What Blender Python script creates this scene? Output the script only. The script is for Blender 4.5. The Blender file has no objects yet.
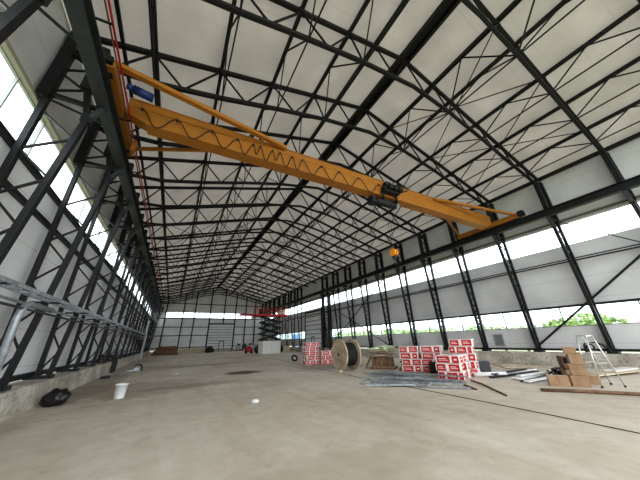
import bpy, math, random
from mathutils import Vector, Matrix, noise
random.seed(7)
S = bpy.context.scene
COL = S.collection
V = Vector
PI = math.pi

# ------------------------------------------------------------------ materials
def mat(name, col, rough=.6, metal=0., var=.0, scale=4., bump=0., bscale=30., col2=None, spec=.5):
    m = bpy.data.materials.new(name); m.use_nodes = True
    nt = m.node_tree; b = nt.nodes['Principled BSDF']
    b.inputs['Roughness'].default_value = rough
    b.inputs['Metallic'].default_value = metal
    b.inputs['Specular IOR Level'].default_value = spec
    b.inputs['Base Color'].default_value = (*col, 1)
    tc = nt.nodes.new('ShaderNodeTexCoord')
    if var > 0 or col2:
        n = nt.nodes.new('ShaderNodeTexNoise'); n.inputs['Scale'].default_value = scale
        n.inputs['Detail'].default_value = 6
        nt.links.new(tc.outputs['Object'], n.inputs['Vector'])
        r = nt.nodes.new('ShaderNodeValToRGB')
        c2 = col2 or tuple(max(0, c * (1 - var)) for c in col)
        c1 = col if col2 else tuple(min(1, c * (1 + var)) for c in col)
        r.color_ramp.elements[0].color = (*c2, 1); r.color_ramp.elements[0].position = .35
        r.color_ramp.elements[1].color = (*c1, 1); r.color_ramp.elements[1].position = .65
        nt.links.new(n.outputs['Fac'], r.inputs['Fac']); nt.links.new(r.outputs['Color'], b.inputs['Base Color'])
    if bump > 0:
        n2 = nt.nodes.new('ShaderNodeTexNoise'); n2.inputs['Scale'].default_value = bscale; n2.inputs['Detail'].default_value = 5
        nt.links.new(tc.outputs['Object'], n2.inputs['Vector'])
        bp = nt.nodes.new('ShaderNodeBump'); bp.inputs['Strength'].default_value = bump; bp.inputs['Distance'].default_value = .03
        nt.links.new(n2.outputs['Fac'], bp.inputs['Height']); nt.links.new(bp.outputs['Normal'], b.inputs['Normal'])
    return m

M = {}
M['steel'] = mat('painted_steel', (.011, .012, .014), .5, .0, .25, 3)
M['steel_roof'] = mat('roof_steel', (.008, .008, .008), .65, .0, .2, 3)
M['steel_mid'] = mat('grey_steel', (.05, .055, .062), .45, .1, .2, 3)
M['galv'] = mat('galvanised', (.36, .39, .42), .42, .4, .25, 6)
M['orange'] = mat('crane_paint', (.38, .155, .02), .45, 0, .06, 1.5)
M['orange2'] = mat('hook_paint', (.9, .33, .02), .45)
M['red'] = mat('red_paint', (.42, .02, .015), .5)
M['redlift'] = mat('lift_red', (.62, .02, .02), .5)
M['blue'] = mat('blue_paint', (.012, .03, .13), .5)
M['black'] = mat('black_matte', (.012, .012, .012), .6)
M['blackbag'] = mat('black_plastic_film', (.014, .013, .013), .33, 0, .3, 5, .5, 9)
M['white'] = mat('white_plastic', (.78, .80, .80), .4)
M['whitewrap'] = mat('white_wrap', (.80, .79, .77), .42, 0, .06, 8, .25, 12)
M['printred'] = mat('red_print', (.50, .014, .018), .45, 0, .25, 9)
M['printpale'] = mat('pale_print', (.80, .74, .72), .5)
M['wood'] = mat('drum_wood', (.60, .50, .37), .8, 0, 0, 2.5, .3, 20, col2=(.40, .32, .22))
M['woodbrown'] = mat('pallet_wood', (.27, .16, .09), .8, 0, 0, 6, .3, 20, col2=(.14, .08, .045))
M['woodpale'] = mat('pale_board', (.55, .46, .34), .8, 0, .15, 6)
M['lime'] = mat('pale_green_strip', (.42, .48, .30), .7, 0, .15, 6)
M['card'] = mat('cardboard', (.33, .215, .13), .8, 0, .12, 5)
M['tape'] = mat('packing_tape', (.62, .52, .38), .4)
M['rubber'] = mat('rubber', (.015, .015, .015), .75)
M['alu'] = mat('aluminium', (.62, .62, .60), .35, .6)
M['profile'] = mat('profile_grey', (.33, .345, .36), .45, .3, .3, 7)
M['rust'] = mat('rusty_brown', (.16, .09, .055), .7, 0, .3, 8)
M['rope'] = mat('brown_line', (.10, .075, .05), .8)
M['louvre'] = mat('louvre_grey', (.28, .30, .29), .5)
M['doorgrey'] = mat('door_grey', (.80, .81, .81), .5, 0, .05, 1)
M['frame'] = mat('window_frame', (.46, .47, .48), .45)
M['framedark'] = mat('window_frame_dark', (.13, .14, .15), .5)
M['soffit'] = mat('soffit_beige', (.40, .37, .33), .7)
M['foam'] = mat('pale_foam', (.86, .86, .83), .7, 0, .06, 3)
M['cream'] = mat('cream_sheet', (.75, .75, .55), .6)
M['leaf'] = mat('foliage', (.27, .37, .14), .7, 0, .35, 1.2)
M['leafpale'] = mat('foliage_pale', (.42, .48, .32), .7, 0, .3, .8)
M['bark'] = mat('bark', (.12, .09, .06), .9)
M['blackfoil'] = mat('black_foil', (.02, .02, .022), .25)

def concrete_floor():
    m = bpy.data.materials.new('concrete_floor'); m.use_nodes = True
    nt = m.node_tree; N = nt.nodes.new; L = nt.links.new; b = nt.nodes['Principled BSDF']
    b.inputs['Roughness'].default_value = .72; b.inputs['Specular IOR Level'].default_value = .25
    tc = N('ShaderNodeTexCoord')
    def nz(scale, det=6, dist=0., vec=None):
        n = N('ShaderNodeTexNoise'); n.inputs['Scale'].default_value = scale; n.inputs['Detail'].default_value = det
        n.inputs['Distortion'].default_value = dist
        L(vec or tc.outputs['Object'], n.inputs['Vector']); return n.outputs['Fac']
    def ramp(f, stops):
        r = N('ShaderNodeValToRGB'); L(f, r.inputs['Fac'])
        e = r.color_ramp.elements
        while len(e) < len(stops): e.new(.5)
        for i, (p, c) in enumerate(stops): e[i].position = p; e[i].color = (*c, 1)
        return r.outputs['Color']
    def mix(a, c, f, mode='MIX'):
        x = N('ShaderNodeMix'); x.data_type = 'RGBA'; x.blend_type = mode
        if isinstance(f, float): x.inputs[0].default_value = f
        else: L(f, x.inputs[0])
        for i, v in ((6, a), (7, c)):
            if isinstance(v, tuple): x.inputs[i].default_value = (*v, 1)
            else: L(v, x.inputs[i])
        return x.outputs[2]
    base = ramp(nz(.22, 8, .6), [(.3, (.46, .405, .335)), (.5, (.565, .52, .445)), (.72, (.63, .595, .53))])
    fine = ramp(nz(2.6, 9, .3), [(.3, (.72, .70, .66)), (.6, (1, 1, 1))])
    base = mix(base, fine, .35, 'MULTIPLY')
    # stretched sweeps (wheel and broom tracks)
    mp = N('ShaderNodeMapping'); mp.inputs['Scale'].default_value = (1.1, .09, 1); mp.inputs['Rotation'].default_value = (0, 0, .5)
    L(tc.outputs['Object'], mp.inputs['Vector'])
    base = mix(base, ramp(nz(1.0, 5, 1.2, mp.outputs['Vector']), [(.36, (.80, .76, .70)), (.55, (1, 1, 1))]), .4, 'MULTIPLY')
    # pour joints
    sx = N('ShaderNodeSeparateXYZ'); L(tc.outputs['Object'], sx.inputs[0])
    def joint(sock, period, off):
        a = N('ShaderNodeMath'); a.operation = 'ADD'; L(sock, a.inputs[0]); a.inputs[1].default_value = off
        p = N('ShaderNodeMath'); p.operation = 'PINGPONG'; L(a.outputs[0], p.inputs[0]); p.inputs[1].default_value = period
        c = N('ShaderNodeMath'); c.operation = 'LESS_THAN'; L(p.outputs[0], c.inputs[0]); c.inputs[1].default_value = .012
        return c.outputs[0]
    base = mix(base, ramp(nz(.9, 10, 1.6), [(.38, (.80, .77, .72)), (.54, (1, 1, 1))]), .28, 'MULTIPLY')
    base = mix(base, ramp(nz(6.5, 10, .8), [(.30, (.70, .66, .60)), (.42, (1, 1, 1))]), .35, 'MULTIPLY')
    # damp / oil stains at real places on the slab
    def stain(base, cx, cy, rx, ry, col, amt):
        mp = N('ShaderNodeMapping'); mp.vector_type = 'POINT'
        mp.inputs['Location'].default_value = (-cx / rx, -cy / ry, 0); mp.inputs['Scale'].default_value = (1 / rx, 1 / ry, 0)
        L(tc.outputs['Object'], mp.inputs['Vector'])
        ln = N('ShaderNodeVectorMath'); ln.operation = 'LENGTH'; L(mp.outputs['Vector'], ln.inputs[0])
        ad = N('ShaderNodeMath'); ad.operation = 'MULTIPLY_ADD'; L(nz(1.3, 7, .8), ad.inputs[0]); ad.inputs[1].default_value = 1.6; L(ln.outputs['Value'], ad.inputs[2])
        mr = N('ShaderNodeMapRange'); L(ad.outputs[0], mr.inputs[0]); mr.inputs[1].default_value = 1.45; mr.inputs[2].default_value = 1.95
        mr.inputs[3].default_value = amt; mr.inputs[4].default_value = 0.
        return mix(base, col, mr.outputs[0])
    base = stain(base, 4.1, 17.0, 1.25, .95, (.10, .07, .05), 1.)
    base = stain(base, 3.2, 25.5, 4.0, 1.6, (.20, .175, .15), .5)
    base = stain(base, -1.2, 14.2, 3.0, 2.6, (.25, .20, .15), .5)
    base = stain(base, 1.2, 13.6, 2.2, .6, (.22, .18, .14), .5)
    base = stain(base, 9.3, 15.4, 2.6, 1.2, (.27, .26, .25), .55)
    base = stain(base, 2.2, 3.6, 2.2, .8, (.33, .27, .20), .4)
    base = stain(base, -2.8, 17.5, 1.0, 5, (.24, .20, .16), .5)
    L(base, b.inputs['Base Color'])
    bp = N('ShaderNodeBump'); bp.inputs['Strength'].default_value = .18; bp.inputs['Distance'].default_value = .02
    L(nz(9, 8), bp.inputs['Height']); L(bp.outputs['Normal'], b.inputs['Normal'])
    return m
M['floor'] = concrete_floor()

def curb_mat():
    m = mat('kerb_concrete', (.60, .57, .50), .85, 0, 0, 1.1, .6, 8, col2=(.36, .33, .28))
    nt = m.node_tree; b = nt.nodes['Principled BSDF']
    src = b.inputs['Base Color'].links[0].from_socket
    tc = nt.nodes.new('ShaderNodeTexCoord')
    v = nt.nodes.new('ShaderNodeTexNoise'); v.inputs['Scale'].default_value = 9; v.inputs['Detail'].default_value = 8
    nt.links.new(tc.outputs['Object'], v.inputs['Vector'])
    r = nt.nodes.new('ShaderNodeValToRGB'); r.color_ramp.elements[0].position = .36; r.color_ramp.elements[1].position = .5
    r.color_ramp.elements[0].color = (.6, .58, .54, 1)
    nt.links.new(v.outputs['Fac'], r.inputs['Fac'])
    x = nt.nodes.new('ShaderNodeMix'); x.data_type = 'RGBA'; x.blend_type = 'MULTIPLY'; x.inputs[0].default_value = .8
    nt.links.new(src, x.inputs[6]); nt.links.new(r.outputs['Color'], x.inputs[7]); nt.links.new(x.outputs[2], b.inputs['Base Color'])
    return m
M['kerb'] = curb_mat()

def panel_mat(name, col, seam_axis, period, seamcol, width=.012, rough=.5, axis2=None, period2=1., transl=0., off=0.):
    """sheet cladding with thin joints; optional light passing through"""
    m = bpy.data.materials.new(name); m.use_nodes = True
    nt = m.node_tree; N = nt.nodes.new; L = nt.links.new; b = nt.nodes['Principled BSDF']
    b.inputs['Roughness'].default_value = rough; b.inputs['Specular IOR Level'].default_value = .3
    tc = N('ShaderNodeTexCoord'); sx = N('ShaderNodeSeparateXYZ'); L(tc.outputs['Object'], sx.inputs[0])
    n = N('ShaderNodeTexNoise'); n.inputs['Scale'].default_value = .7; n.inputs['Detail'].default_value = 6; L(tc.outputs['Object'], n.inputs['Vector'])
    r = N('ShaderNodeValToRGB'); r.color_ramp.elements[0].position = .3; r.color_ramp.elements[1].position = .7
    r.color_ramp.elements[0].color = (*[c * .88 for c in col], 1); r.color_ramp.elements[1].color = (*[min(1, c * 1.05) for c in col], 1)
    L(n.outputs['Fac'], r.inputs['Fac']); cur = r.outputs['Color']
    for ax, per in ((seam_axis, period), (axis2, period2)):
        if ax is None: continue
        a = N('ShaderNodeMath'); a.operation = 'ADD'; L(sx.outputs[ax], a.inputs[0]); a.inputs[1].default_value = 50 * per + off
        w = N('ShaderNodeMath'); w.operation = 'PINGPONG'; L(a.outputs[0], w.inputs[0]); w.inputs[1].default_value = per / 2
        c = N('ShaderNodeMath'); c.operation = 'LESS_THAN'; L(w.outputs[0], c.inputs[0]); c.inputs[1].default_value = width
        x = N('ShaderNodeMix'); x.data_type = 'RGBA'; L(c.outputs[0], x.inputs[0]); L(cur, x.inputs[6]); x.inputs[7].default_value = (*seamcol, 1)
        cur = x.outputs[2]
    L(cur, b.inputs['Base Color'])
    if transl > 0:
        t = N('ShaderNodeBsdfTranslucent'); L(cur, t.inputs['Color'])
        ms = N('ShaderNodeMixShader'); ms.inputs[0].default_value = transl
        L(b.outputs[0], ms.inputs[1]); L(t.outputs[0], ms.inputs[2])
        L(ms.outputs[0], nt.nodes['Material Output'].inputs['Surface'])
    return m
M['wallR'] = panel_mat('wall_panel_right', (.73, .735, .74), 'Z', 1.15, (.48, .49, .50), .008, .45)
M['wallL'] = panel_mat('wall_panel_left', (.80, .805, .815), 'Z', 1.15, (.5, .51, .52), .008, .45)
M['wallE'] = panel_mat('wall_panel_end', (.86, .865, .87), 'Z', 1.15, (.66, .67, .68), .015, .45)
M['roof'] = panel_mat('roof_panel', (.58, .56, .53), 'Y', 1.0, (.54, .52, .49), .02, .6, transl=.36)

def glass_mat():
    m = bpy.data.materials.new('clear_sheet'); m.use_nodes = True
    nt = m.node_tree; nt.nodes.remove(nt.nodes['Principled BSDF'])
    t = nt.nodes.new('ShaderNodeBsdfTransparent'); t.inputs['Color'].default_value = (.95, .97, .98, 1)
    g = nt.nodes.new('ShaderNodeBsdfGlossy'); g.inputs['Roughness'].default_value = .05
    x = nt.nodes.new('ShaderNodeMixShader'); x.inputs[0].default_value = .05
    nt.links.new(t.outputs[0], x.inputs[1]); nt.links.new(g.outputs[0], x.inputs[2])
    nt.links.new(x.outputs[0], nt.nodes['Material Output'].inputs['Surface']); return m
M['glass'] = glass_mat()

# ------------------------------------------------------------------ mesh helpers
class MB:
    def __init__(s): s.v = []; s.f = []; s.mi = []
    def add(s, vs, fs, mi=0):
        o = len(s.v); s.v += [tuple(v) for v in vs]; s.f += [tuple(i + o for i in f) for f in fs]; s.mi += [mi] * len(fs); return s
    def box(s, c, d, rz=0, mi=0, R=None):
        hx, hy, hz = d[0] / 2, d[1] / 2, d[2] / 2
        Rm = R or Matrix.Rotation(rz, 3, 'Z'); c = V(c)
        vs = [c + Rm @ V((x, y, z)) for z in (-hz, hz) for x, y in ((-hx, -hy), (hx, -hy), (hx, hy), (-hx, hy))]
        return s.add(vs, [(3, 2, 1, 0), (4, 5, 6, 7), (0, 1, 5, 4), (1, 2, 6, 5), (2, 3, 7, 6), (3, 0, 4, 7)], mi)
    def bb(s, x0, x1, y0, y1, z0, z1, mi=0):
        return s.box(((x0 + x1) / 2, (y0 + y1) / 2, (z0 + z1) / 2), (abs(x1 - x0), abs(y1 - y0), abs(z1 - z0)), 0, mi)
    def bar(s, p, q, w, h=None, up=(0, 0, 1), mi=0):
        """rectangular bar p->q; w across, h along `up`"""
        p, q = V(p), V(q); h = h or w; d = (q - p); L = d.length; d.normalize(); u = V(up)
        if abs(d.dot(u)) > .98: u = V((1, 0, 0))
        a = d.cross(u).normalized(); b = a.cross(d).normalized()
        R = Matrix((a, d, b)).transposed()
        return s.box((p + q) / 2, (w, L, h), 0, mi, R)
    def ibeam(s, p, q, w, h, t=.02, mi=0):
        p, q = V(p), V(q); z = V((0, 0, h / 2 - t / 2))
        s.bar(p + z, q + z, w, t, mi=mi); s.bar(p - z, q - z, w, t, mi=mi); return s.bar(p, q, t, h - 2 * t, mi=mi)
    def tube(s, pts, r, n=8, closed=False, mi=0, radii=None):
        pts = [V(p) for p in pts]; N = len(pts); o = []; prev = None
        for i, p in enumerate(pts):
            if closed: d = pts[(i + 1) % N] - pts[i - 1]
            else: d = pts[min(i + 1, N - 1)] - pts[max(i - 1, 0)]
            d.normalize()
            u = prev if prev is not None else (V((0, 0, 1)) if abs(d.z) < .9 else V((1, 0, 0)))
            a = d.cross(u)
            if a.length < 1e-4: a = d.cross(V((1, .3, .1)))
            a.normalize(); b = a.cross(d).normalized(); prev = b
            rr = radii[i] if radii else r
            o += [p + (a * math.cos(t) + b * math.sin(t)) * rr for t in [2 * PI * k / n for k in range(n)]]
        fs = []
        for i in range(N if closed else N - 1):
            j = (i + 1) % N
            for k in range(n):
                l = (k + 1) % n; fs.append((i * n + k, i * n + l, j * n + l, j * n + k))
        if not closed: fs += [tuple(range(n - 1, -1, -1)), tuple((N - 1) * n + k for k in range(n))]
        return s.add(o, fs, mi)
    def cyl(s, p, q, r, n=16, mi=0): return s.tube([p, q], r, n, mi=mi)
    def lathe(s, prof, c=(0, 0, 0), n=24, mi=0, axis='Z'):
        o = []; c = V(c)
        for (r, z) in prof:
            for k in range(n):
                t = 2 * PI * k / n
                v = (r * math.cos(t), r * math.sin(t), z)
                if axis == 'X': v = (v[2], v[0], v[1])
                o.append(c + V(v))
        fs = [(i * n + k, i * n + (k + 1) % n, (i + 1) * n + (k + 1) % n, (i + 1) * n + k) for i in range(len(prof) - 1) for k in range(n)]
        return s.add(o, fs, mi)
    def build(s, name, m, parent=None, smooth=False, bevel=0, loc=None, rz=0):
        me = bpy.data.meshes.new(name); me.from_pydata(s.v, [], s.f)
        ms = m if isinstance(m, (list, tuple)) else [m]
        for x in ms: me.materials.append(M[x] if isinstance(x, str) else x)
        me.polygons.foreach_set('material_index', s.mi)
        if smooth: me.polygons.foreach_set('use_smooth', [True] * len(me.polygons))
        me.update()
        o = bpy.data.objects.new(name, me); COL.objects.link(o)
        if parent: o.parent = parent
        if loc: o.location = loc
        if rz: o.rotation_euler.z = rz
        if bevel:
            b = o.modifiers.new('bevel', 'BEVEL'); b.width = bevel; b.segments = 2; b.limit_method = 'ANGLE'
        return o

def tag(o, label, cat, group=None, kind=None):
    o['label'] = label; o['category'] = cat
    if group: o['group'] = group
    if kind: o['kind'] = kind
    return o
def empty(name, loc=(0, 0, 0), rz=0):
    o = bpy.data.objects.new(name, None); COL.objects.link(o); o.location = loc; o.rotation_euler.z = rz
    o.empty_display_size = .2; return o
def thing(name, label, cat, loc=(0, 0, 0), rz=0, group=None): return tag(empty(name, loc, rz), label, cat, group)
def struct(o, label=None):
    o['kind'] = 'structure'
    if label: o['label'] = label; o['category'] = 'structure'
    return o
def dup(src, loc, rz=None, label=None):
    kids = {}
    for o in list(COL.objects): kids.setdefault(o.parent, []).append(o) if o.parent else None
    def rec(o, par):
        c = o.copy(); COL.objects.link(c)
        if par: c.parent = par
        for k in KIDS.get(o, []): rec(k, c)
        return c
    KIDS.update(kids)
    r = rec(src, None); r.location = loc
    if rz is not None: r.rotation_euler.z = rz
    if label: r['label'] = label
    return r
KIDS = {}
ORD = ['first', 'second', 'third', 'fourth', 'fifth', 'sixth', 'seventh', 'eighth', 'ninth', 'tenth', 'eleventh', 'twelfth', 'thirteenth',
       'fourteenth', 'fifteenth', 'sixteenth', 'seventeenth', 'eighteenth', 'nineteenth', 'twentieth', 'twenty-first', 'twenty-second', 'twenty-third']

# ------------------------------------------------------------------ building numbers (metres, floor z=0, y runs down the hall)
XL, XR, YE, Y0 = -4.30, 19.55, 62.6, -7.0
BAY = 3.05; GRID = [1.4 + BAY * k for k in range(-2, 21)]
RIDGE = (7.6, 14.15); EL = (XL, 10.6); ER = (XR, 11.0)
def ztop(x):
    return EL[1] + (RIDGE[1] - EL[1]) * (x - EL[0]) / (RIDGE[0] - EL[0]) if x < RIDGE[0] else ER[1] + (RIDGE[1] - ER[1]) * (ER[0] - x) / (ER[0] - RIDGE[0])
BOT = [(XL + .3, 9.75), (-1.9, 9.9), (.15, 10.45), (2.35, 11.15), (4.8, 11.85), (7.8, 12.45), (10.4, 12.25), (13.1, 11.75), (15.3, 11.2), (17.6, 10.75), (XR - .3, 10.45)]
def zbot(x):
    for (a, b), (c, d) in zip(BOT, BOT[1:]):
        if x <= c: return b + (d - b) * (x - a) / (c - a)
    return BOT[-1][1]

# floor and outside ground
struct(MB().bb(XL - .2, XR + .2, Y0, YE + .2, -.25, 0).build('floor', 'floor'))
M['ground'] = mat('outside_field', (.24, .30, .14), .9, 0, 0, .05, col2=(.34, .34, .24))
struct(MB().bb(-150, 320, -120, 380, -.6, -.3).build('ground', 'ground'))

# kerbs the walls stand on
def kerb(name, x0, x1, segs):
    r = empty(name); struct(r)
    for i, (a, b) in enumerate(segs):
        mb = MB(); n = max(2, int((b - a) / .35)); vs = []; sgn = 1 if x1 > x0 else -1
        for k in range(n + 1):
            y = a + (b - a) * k / n
            e = .035 * noise.noise(V((y * 1.7, x0, 1.3))); f = .05 * noise.noise(V((y * .9, x0, 4.)))
            vs += [(x0 + f, y, 0), (x0 + f * .6 + e, y, .35), (x0 + e, y, .64 + e * .6), (x0 + .05 * sgn + e, y, .69 + e * .5), (x1, y, .70), (x1, y, 0)]
        fs = [(k * 6 + j, k * 6 + j + 1, k * 6 + j + 7, k * 6 + j + 6) for k in range(n) for j in range(5)]
        fs += [tuple(range(6)), tuple(n * 6 + j for j in range(6))]
        mb.add(vs, fs); mb.build('kerb_segment', 'kerb', r)
kerb('trim_kerb_left', -3.42, XL - .1, [(Y0, 22.9), (22.9, 61.5)])
kerb('trim_kerb_right', 18.8, XR + .1, [(Y0, 33.8), (39.7, 62)])

# walls: strips of panel, windows between
def wall(name, m, boxes):
    r = struct(empty(name))
    for b in boxes: MB().bb(*b).build('wall_panel', m, r)
    return r
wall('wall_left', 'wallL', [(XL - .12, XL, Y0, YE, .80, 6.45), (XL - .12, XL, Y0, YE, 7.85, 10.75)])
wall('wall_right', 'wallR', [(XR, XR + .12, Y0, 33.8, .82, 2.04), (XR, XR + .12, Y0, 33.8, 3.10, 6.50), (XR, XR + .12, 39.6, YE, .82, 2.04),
     (XR, XR + .12, 39.6, YE, 3.10, 6.50), (XR, XR + .12, 33.8, 39.6, 6.0, 6.50), (XR, XR + .12, Y0, YE, 7.82, 11.15),
     (XR, XR + .12, 31.2, 33.8, 2.0, 3.2), (XR, XR + .12, 54.3, YE, 2.0, 3.2)])
wall('trim_soffit_right', 'soffit', [(XR - .06, XR - .005, Y0, YE, 7.86, 8.12)])

def window(name, x, y0, y1, z0, z1, step, side, fm='frame', off=0.):
    r = struct(empty(name)); fr = MB(); s = side
    xa, xb = x, x + .07 * s
    fr.bb(min(xa, xb), max(xa, xb), y0, y1, z0 - .03, z0 + .035).bb(min(xa, xb), max(xa, xb), y0, y1, z1 - .035, z1 + .03)
    y = y0 + off
    while y < y1:
        fr.bb(min(xa, xb), max(xa, xb), y - .025, y + .025, z0, z1); y += step
    fr.build('window_frame', fm, r)
    MB().bb(x + .02 * s - .004, x + .02 * s + .004, y0, y1, z0, z1).build('pane', 'glass', r)
    return r
window('window_1', XR + .02, Y0, 31.2, 2.04, 3.10, BAY / 2, 1, 'framedark', (1.4 - Y0) % (BAY / 2))
window('window_2', XR + .02, 41.5, 54.3, 2.04, 3.10, BAY / 2, 1, 'framedark')
window('window_3', XR + .02, Y0, YE, 6.50, 7.82, BAY, 1, 'frame', (1.4 - Y0) % BAY)
window('window_4', XL - .02, Y0, YE, 6.45, 7.85, BAY / 2, -1, 'frame', .3)

# end wall
r = struct(empty('wall_end'))
def gable(z0, z1=None):
    pts = [(XL, z0)] + ([(XR, z0)]) + ([(XR, z1), (XL, z1)] if z1 else [(XR, ER[1] + .3), (RIDGE[0], RIDGE[1] + .3), (XL, EL[1] + .3)])
    n = len(pts); vs = [(x, YE, z) for x, z in pts] + [(x, YE + .12, z) for x, z in pts]
    return MB().add(vs, [tuple(range(n)), tuple(range(2 * n - 1, n - 1, -1))] + [(i, (i + 1) % n, n + (i + 1) % n, n + i) for i in range(n)])
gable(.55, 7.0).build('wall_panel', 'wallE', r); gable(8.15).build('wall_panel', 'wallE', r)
MB().bb(XL, -2.0, YE, YE + .12, 7.0, 8.15).build('wall_panel', 'wallE', r)
MB().bb(16.0, XR, YE, YE + .12, 7.0, 8.15).build('wall_panel', 'wallE', r)
MB().bb(XL, XR, YE - .1, YE + .2, 0, .5).build('kerb_segment', 'kerb', r)
w5 = struct(empty('window_5')); fr = MB()
fr.bb(-2, 16, YE, YE + .08, 6.96, 7.05).bb(-2, 16, YE, YE + .08, 8.10, 8.18)
for i in range(15): fr.bb(-2 + i * 1.286 - .03, -2 + i * 1.286 + .03, YE, YE + .08, 7, 8.15)
fr.build('window_frame', 'frame', w5); MB().bb(-2, 16, YE + .05, YE + .058, 7, 8.15).build('pane', 'glass', w5)

for nm, xs in (('end wall', [-2.05, 1.2, 3.45, 6.6, 9.6, 12.2, 14.6, 16.9]),):
    for i, x in enumerate(xs):
        o = MB().bb(x - .11, x + .11, YE - .22, YE - .002, 0.5 if not (6.8 < x < 12) else 5.7, ztop(x) - .1).build('wall_post', 'steel')
        tag(o, 'dark upright post on the far end wall, %s from its left edge' % ORD[i], 'post', 'posts of the far end wall')
for i, (z, x0, x1) in enumerate([(10.0, XL, XR), (6.85, XL, XR), (5.1, XL, 6.6), (5.1, 12.2, XR), (3.4, XL, 6.6), (3.4, 12.2, XR), (1.05, XL, 6.6), (1.05, 12.2, XR)]):
    o = MB().bb(x0, x1, YE - .12, YE - .002, z - .07, z + .07).build('wall_rail', 'steel')
    side = '' if x1 - x0 > 20 else (' left of the roller door' if x0 < 0 else ' right of the roller door')
    lev = {10.0: 'above the window band', 6.85: 'just under the window band', 5.1: 'at door head height', 3.4: 'at mid height', 1.05: 'near the ground'}[z]
    tag(o, 'dark rail on the far end wall %s%s' % (lev, side), 'rail', 'rails of the far end wall')

# sectional doors
def sect_door(name, along, c0, c1, z1, face, n, wick):
    """along: 'x' on the end wall, 'y' on the right wall; face = coordinate of the leaf plane"""
    r = struct(empty(name))
    def bx(a0, a1, z0, z, d0, d1, m, nm):
        mb = MB()
        if along == 'x': mb.bb(a0, a1, face - d1, face - d0, z0, z)
        else: mb.bb(face - d1, face - d0, a0, a1, z0, z)
        return mb.build(nm, m, r)
    h = z1 / n
    for i in range(n):
        bx(c0, c1, .02 + i * h, (i + 1) * h - .05, 0, .05, 'doorgrey', 'door_panel')
        bx(c0, c1, (i + 1) * h - .07, (i + 1) * h + .02, -.02, .06, 'framedark', 'door_panel_joint')
    for a in (c0 - .12, c1): bx(a, a + .12, 0, z1 + .3, -.05, .16, 'steel', 'door_track')
    bx(c0 - .1, c1 + .1, z1, z1 + .22, -.05, .16, 'steel', 'door_head')
    a, b, t = wick
    mb = MB()
    for (p, q, u, v) in ((a, a + .13, .1, t), (b - .13, b, .1, t), (a, b, t - .13, t)):
        if along == 'x': mb.bb(p, q, face - .09, face - .05, u, v)
        else: mb.bb(face - .09, face - .05, p, q, u, v)
    mb.build('wicket_frame', 'steel', r)
    return r
sect_door('door_1', 'x', 6.75, 12.05, 5.7, YE - .02, 10, (9.2, 10.3, 2.15))
sect_door('door_2', 'y', 34.0, 39.5, 6.0, XR - .02, 9, (36.4, 37.4, 2.3))

# ------------------------------------------------------------------ roof
rf = struct(empty('ceiling'))
for (xa, za), (xb, zb) in (((XL - .3, EL[1] - .09), RIDGE), (RIDGE, (XR + .3, ER[1] - .08))):
    h = .30
    vs = [(xa, Y0, za + h), (xb, Y0, zb + h), (xb, YE + .2, zb + h), (xa, YE + .2, za + h)]
    vs += [(x, y, z + .04) for x, y, z in vs]
    MB().add(vs, [(0, 1, 2, 3), (7, 6, 5, 4), (0, 4, 5, 1), (1, 5, 6, 2), (2, 6, 7, 3), (3, 7, 4, 0)]).build('roof_panel', 'roof', rf)

# roof trusses
PX = [-2.2, -.05, 2.1, 4.25, 5.7, 9.6, 10.95, 13.1, 15.2, 17.4]
def make_truss():
    t = empty('roof_truss')
    mb = MB()
    for a, b in ((XL + .25, RIDGE[0]), (RIDGE[0], XR - .25)): mb.bar((a, 0, ztop(a)), (b, 0, ztop(b)), .14, .15)
    mb.build('top_chord', 'steel_roof', t)
    mb = MB()
    for (a, b), (c, d) in zip(BOT, BOT[1:]): mb.bar((a, 0, b), (c, 0, d), .13, .14)
    mb.build('bottom_chord', 'steel_roof', t)
    tops = [XL + .3, -2.2, -.05, 2.1, 4.25, 5.7, 7.6, 9.6, 10.95, 13.1, 15.2, 17.4, XR - .3]
    # diagonals: bottom nodes midway between purlins; shared node under each close pair
    dg = []
    for i in range(4):
        m_ = (tops[i] + tops[i + 1]) / 2; dg += [(tops[i], m_), (tops[i + 1], m_)]
    dg += [(4.25, 4.8), (5.7, 4.8), (5.7, 6.6), (7.6, 6.6), (7.6, 8.7), (9.6, 8.7), (9.6, 10.35), (10.95, 10.35)]
    for i in range(8, 12):
        m_ = (tops[i] + tops[i + 1]) / 2; dg += [(tops[i], m_), (tops[i + 1], m_)]
    for a, b in dg:
        MB().bar((a, 0, ztop(a)), (b, 0, zbot(b)), .055).build('diagonal', 'steel_roof', t)
    for x in tops[1:-1]: MB().bb(x - .13, x + .13, -.085, .085, ztop(x) - .11, ztop(x) + .09).build('gusset_plate', 'steel_roof', t)
    return t
tr = make_truss(); tag(tr, '', 'roof truss', 'roof trusses')
for i, y in enumerate(GRID[1:]):
    lab = 'dark steel roof truss spanning the hall, %s from the camera end' % ORD[i]
    if i == 0: tr.location = (0, y, 0); tr['label'] = lab
    else: dup(tr, (0, y, 0), label=lab)

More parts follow.
